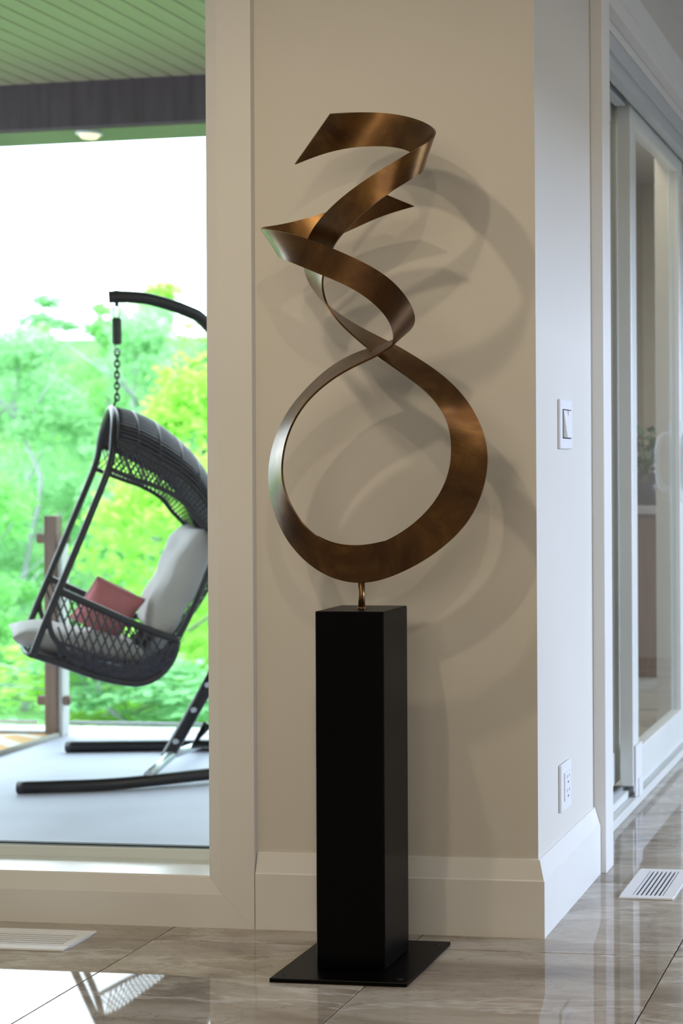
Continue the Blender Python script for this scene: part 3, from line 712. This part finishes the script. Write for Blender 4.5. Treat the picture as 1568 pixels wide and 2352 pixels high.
# ------------------------------------------------------------ garden beyond the railing
def gz(x, y):
    return -1.2 - .16 * (y - 7.4) + (0.51 * max(0, y - 24)) + .25 * noise.noise(Vector((x * .15, y * .15, 0)))
G = [[(x, y, gz(x, y)) for y in [7.4 + 1.6 * k for k in range(28)]] for x in [-64 + 3 * k for k in range(34)]]
struct(MB().grid(G).build('ground', M_grass, fix=False))
def crown_mesh(seed, H, R, nblob, per, ls, slim=1.0):
    rnd = random.Random(seed); V, Fc = [], []
    for b in range(nblob):
        t = rnd.uniform(.12, 1.0); zc = H * (.18 + .80 * t); rr = R * (math.sin(math.pi * min(.96, .15 + t * .85)) ** .7) * slim
        a = rnd.uniform(0, 6.28); q = rr * math.sqrt(rnd.uniform(0, 1)) * .8
        c = Vector((q * math.cos(a), q * math.sin(a), zc)); br = rnd.uniform(.28, .62) * R * .62
        for k in range(per):
            d = Vector((rnd.gauss(0, 1), rnd.gauss(0, 1), rnd.gauss(0, 1))).normalized() * br * rnd.uniform(.45, 1.05)
            p = c + Vector((d.x, d.y, d.z * .8)); n1 = Vector((rnd.gauss(0, 1), rnd.gauss(0, 1), rnd.gauss(0, 1))).normalized()
            n2 = n1.cross(Vector((rnd.gauss(0, 1), rnd.gauss(0, 1), rnd.gauss(0, 1)))).normalized(); s = ls * rnd.uniform(.6, 1.3); i = len(V)
            V += [p - n1 * s, p + n2 * s * .5, p + n1 * s, p - n2 * s * .5]; Fc.append((i, i + 1, i + 2, i + 3))
    me = bpy.data.meshes.new('crown'); me.from_pydata([tuple(v) for v in V], [], Fc); me.update(); return me
def trunk_mesh(seed, H, r):
    rnd = random.Random(seed); m = MB()
    pts = [(rnd.uniform(-.06, .06) * k, rnd.uniform(-.06, .06) * k, H * .92 * k / 6) for k in range(7)]
    m.tube(catmull(pts, 2), [r * (1 - .85 * k / 12) for k in range(13)], 7)
    for k in range(7):
        z0 = H * rnd.uniform(.3, .8); a = rnd.uniform(0, 6.28); L = H * .2 * rnd.uniform(.6, 1.1)
        m.tube([(0, 0, z0), (L * .5 * math.cos(a), L * .5 * math.sin(a), z0 + L * .5), (L * math.cos(a), L * math.sin(a), z0 + L * .9)], [r * .35, r * .22, r * .1], 5)
    return m.mesh('trunk')
KINDS = [('birch_tree', 'slender pale-trunked birch', 0, M_birch, 8.0, 1.5, 34, 150, .085, .8),
         ('leafy_tree', 'bright lime green leafy tree', 1, M_bark, 7.0, 2.0, 46, 170, .085, 1),
         ('aspen_tree', 'pale green hazy tree', 2, M_birch, 8.0, 1.8, 40, 160, .09, .9),
         ('dark_tree', 'deep green dense tree', 3, M_bark, 5.5, 1.6, 46, 170, .08, 1)]
protos = []
for ki, (nm, lb, lm, bkm, H, R, nb_, per, ls, slim) in enumerate(KINDS):
    for v in range(2):
        cm = crown_mesh(11 * ki + v, H, R, nb_, per, ls, slim); cm.materials.append(M_leaves[lm])
        tm = trunk_mesh(7 * ki + v, H, .09 if ki in (0, 2) else .11); tm.materials.append(bkm); protos.append((ki, cm, tm))
rnd = random.Random(5); used = {}
spots = []
for (Yr, step, z_top) in ((12.5, 1.5, -0.4), (16, 1.9, 1.3), (21, 2.4, 2.9), (27, 2.3, 4.0), (34, 2.3, 5.0), (42, 2.5, 6.0)):
    xx = -.76 * Yr
    while xx < -.33 * Yr:
        spots.append((xx + rnd.uniform(-.5, .5), Yr + rnd.uniform(-1.2, 1.2), z_top + rnd.uniform(-.45, .15))); xx += step
for (xx, yy, zt) in spots:
    ki = rnd.choices((0, 1, 2, 3), (3, 4, 4, 1.4 if yy < 20 else .3))[0] if yy < 25 else rnd.choices((0, 2, 1), (2, 4, 1))[0]
    cand = [p for p in protos if p[0] == ki]; _, cm, tm = rnd.choice(cand); k = KINDS[ki]
    g0 = gz(xx, yy); sc = (zt - g0) / (k[4] * 1.02); 
    o = empty(k[0], (xx, yy, g0), rnd.uniform(0, 6.28)); s2 = max(sc, .75); o.scale = (s2 * rnd.uniform(.95, 1.2), s2 * rnd.uniform(.95, 1.2), sc)
    ROW = {12.5: 'front row', 16: 'second row', 21: 'third row', 27: 'fourth row', 34: 'fifth row', 42: 'hilltop row'}
    row = ROW[min(ROW, key=lambda q: abs(q - yy))]; t_ = xx / yy
    plc = next(l for lim, l in ((-.66, 'left of the whole window view'), (-.625, 'at the left edge of the window view'), (-.59, 'behind the railing post'), (-.565, 'just left of the chair chain'),
           (-.545, 'straight behind the chair chain'), (-.515, 'behind the wicker hood'), (-.487, 'beside the window casing'), (-.45, 'just right of the window casing line'), (-.40, 'right behind the house corner'), (9, 'farthest right beyond the house corner')) if t_ < lim)
    lb = k[1] + ', ' + row + ' ' + plc
    used[lb] = used.get(lb, 0) + 1
    if used[lb] > 1: lb = k[1] + ', ' + row + ' ' + plc + ', rightward neighbour'
    tag(o, lb, 'tree', 'trees on the slope beyond the railing')
    tag(link('crown', cm, None, o), kind='stuff'); link('trunk', tm, None, o)
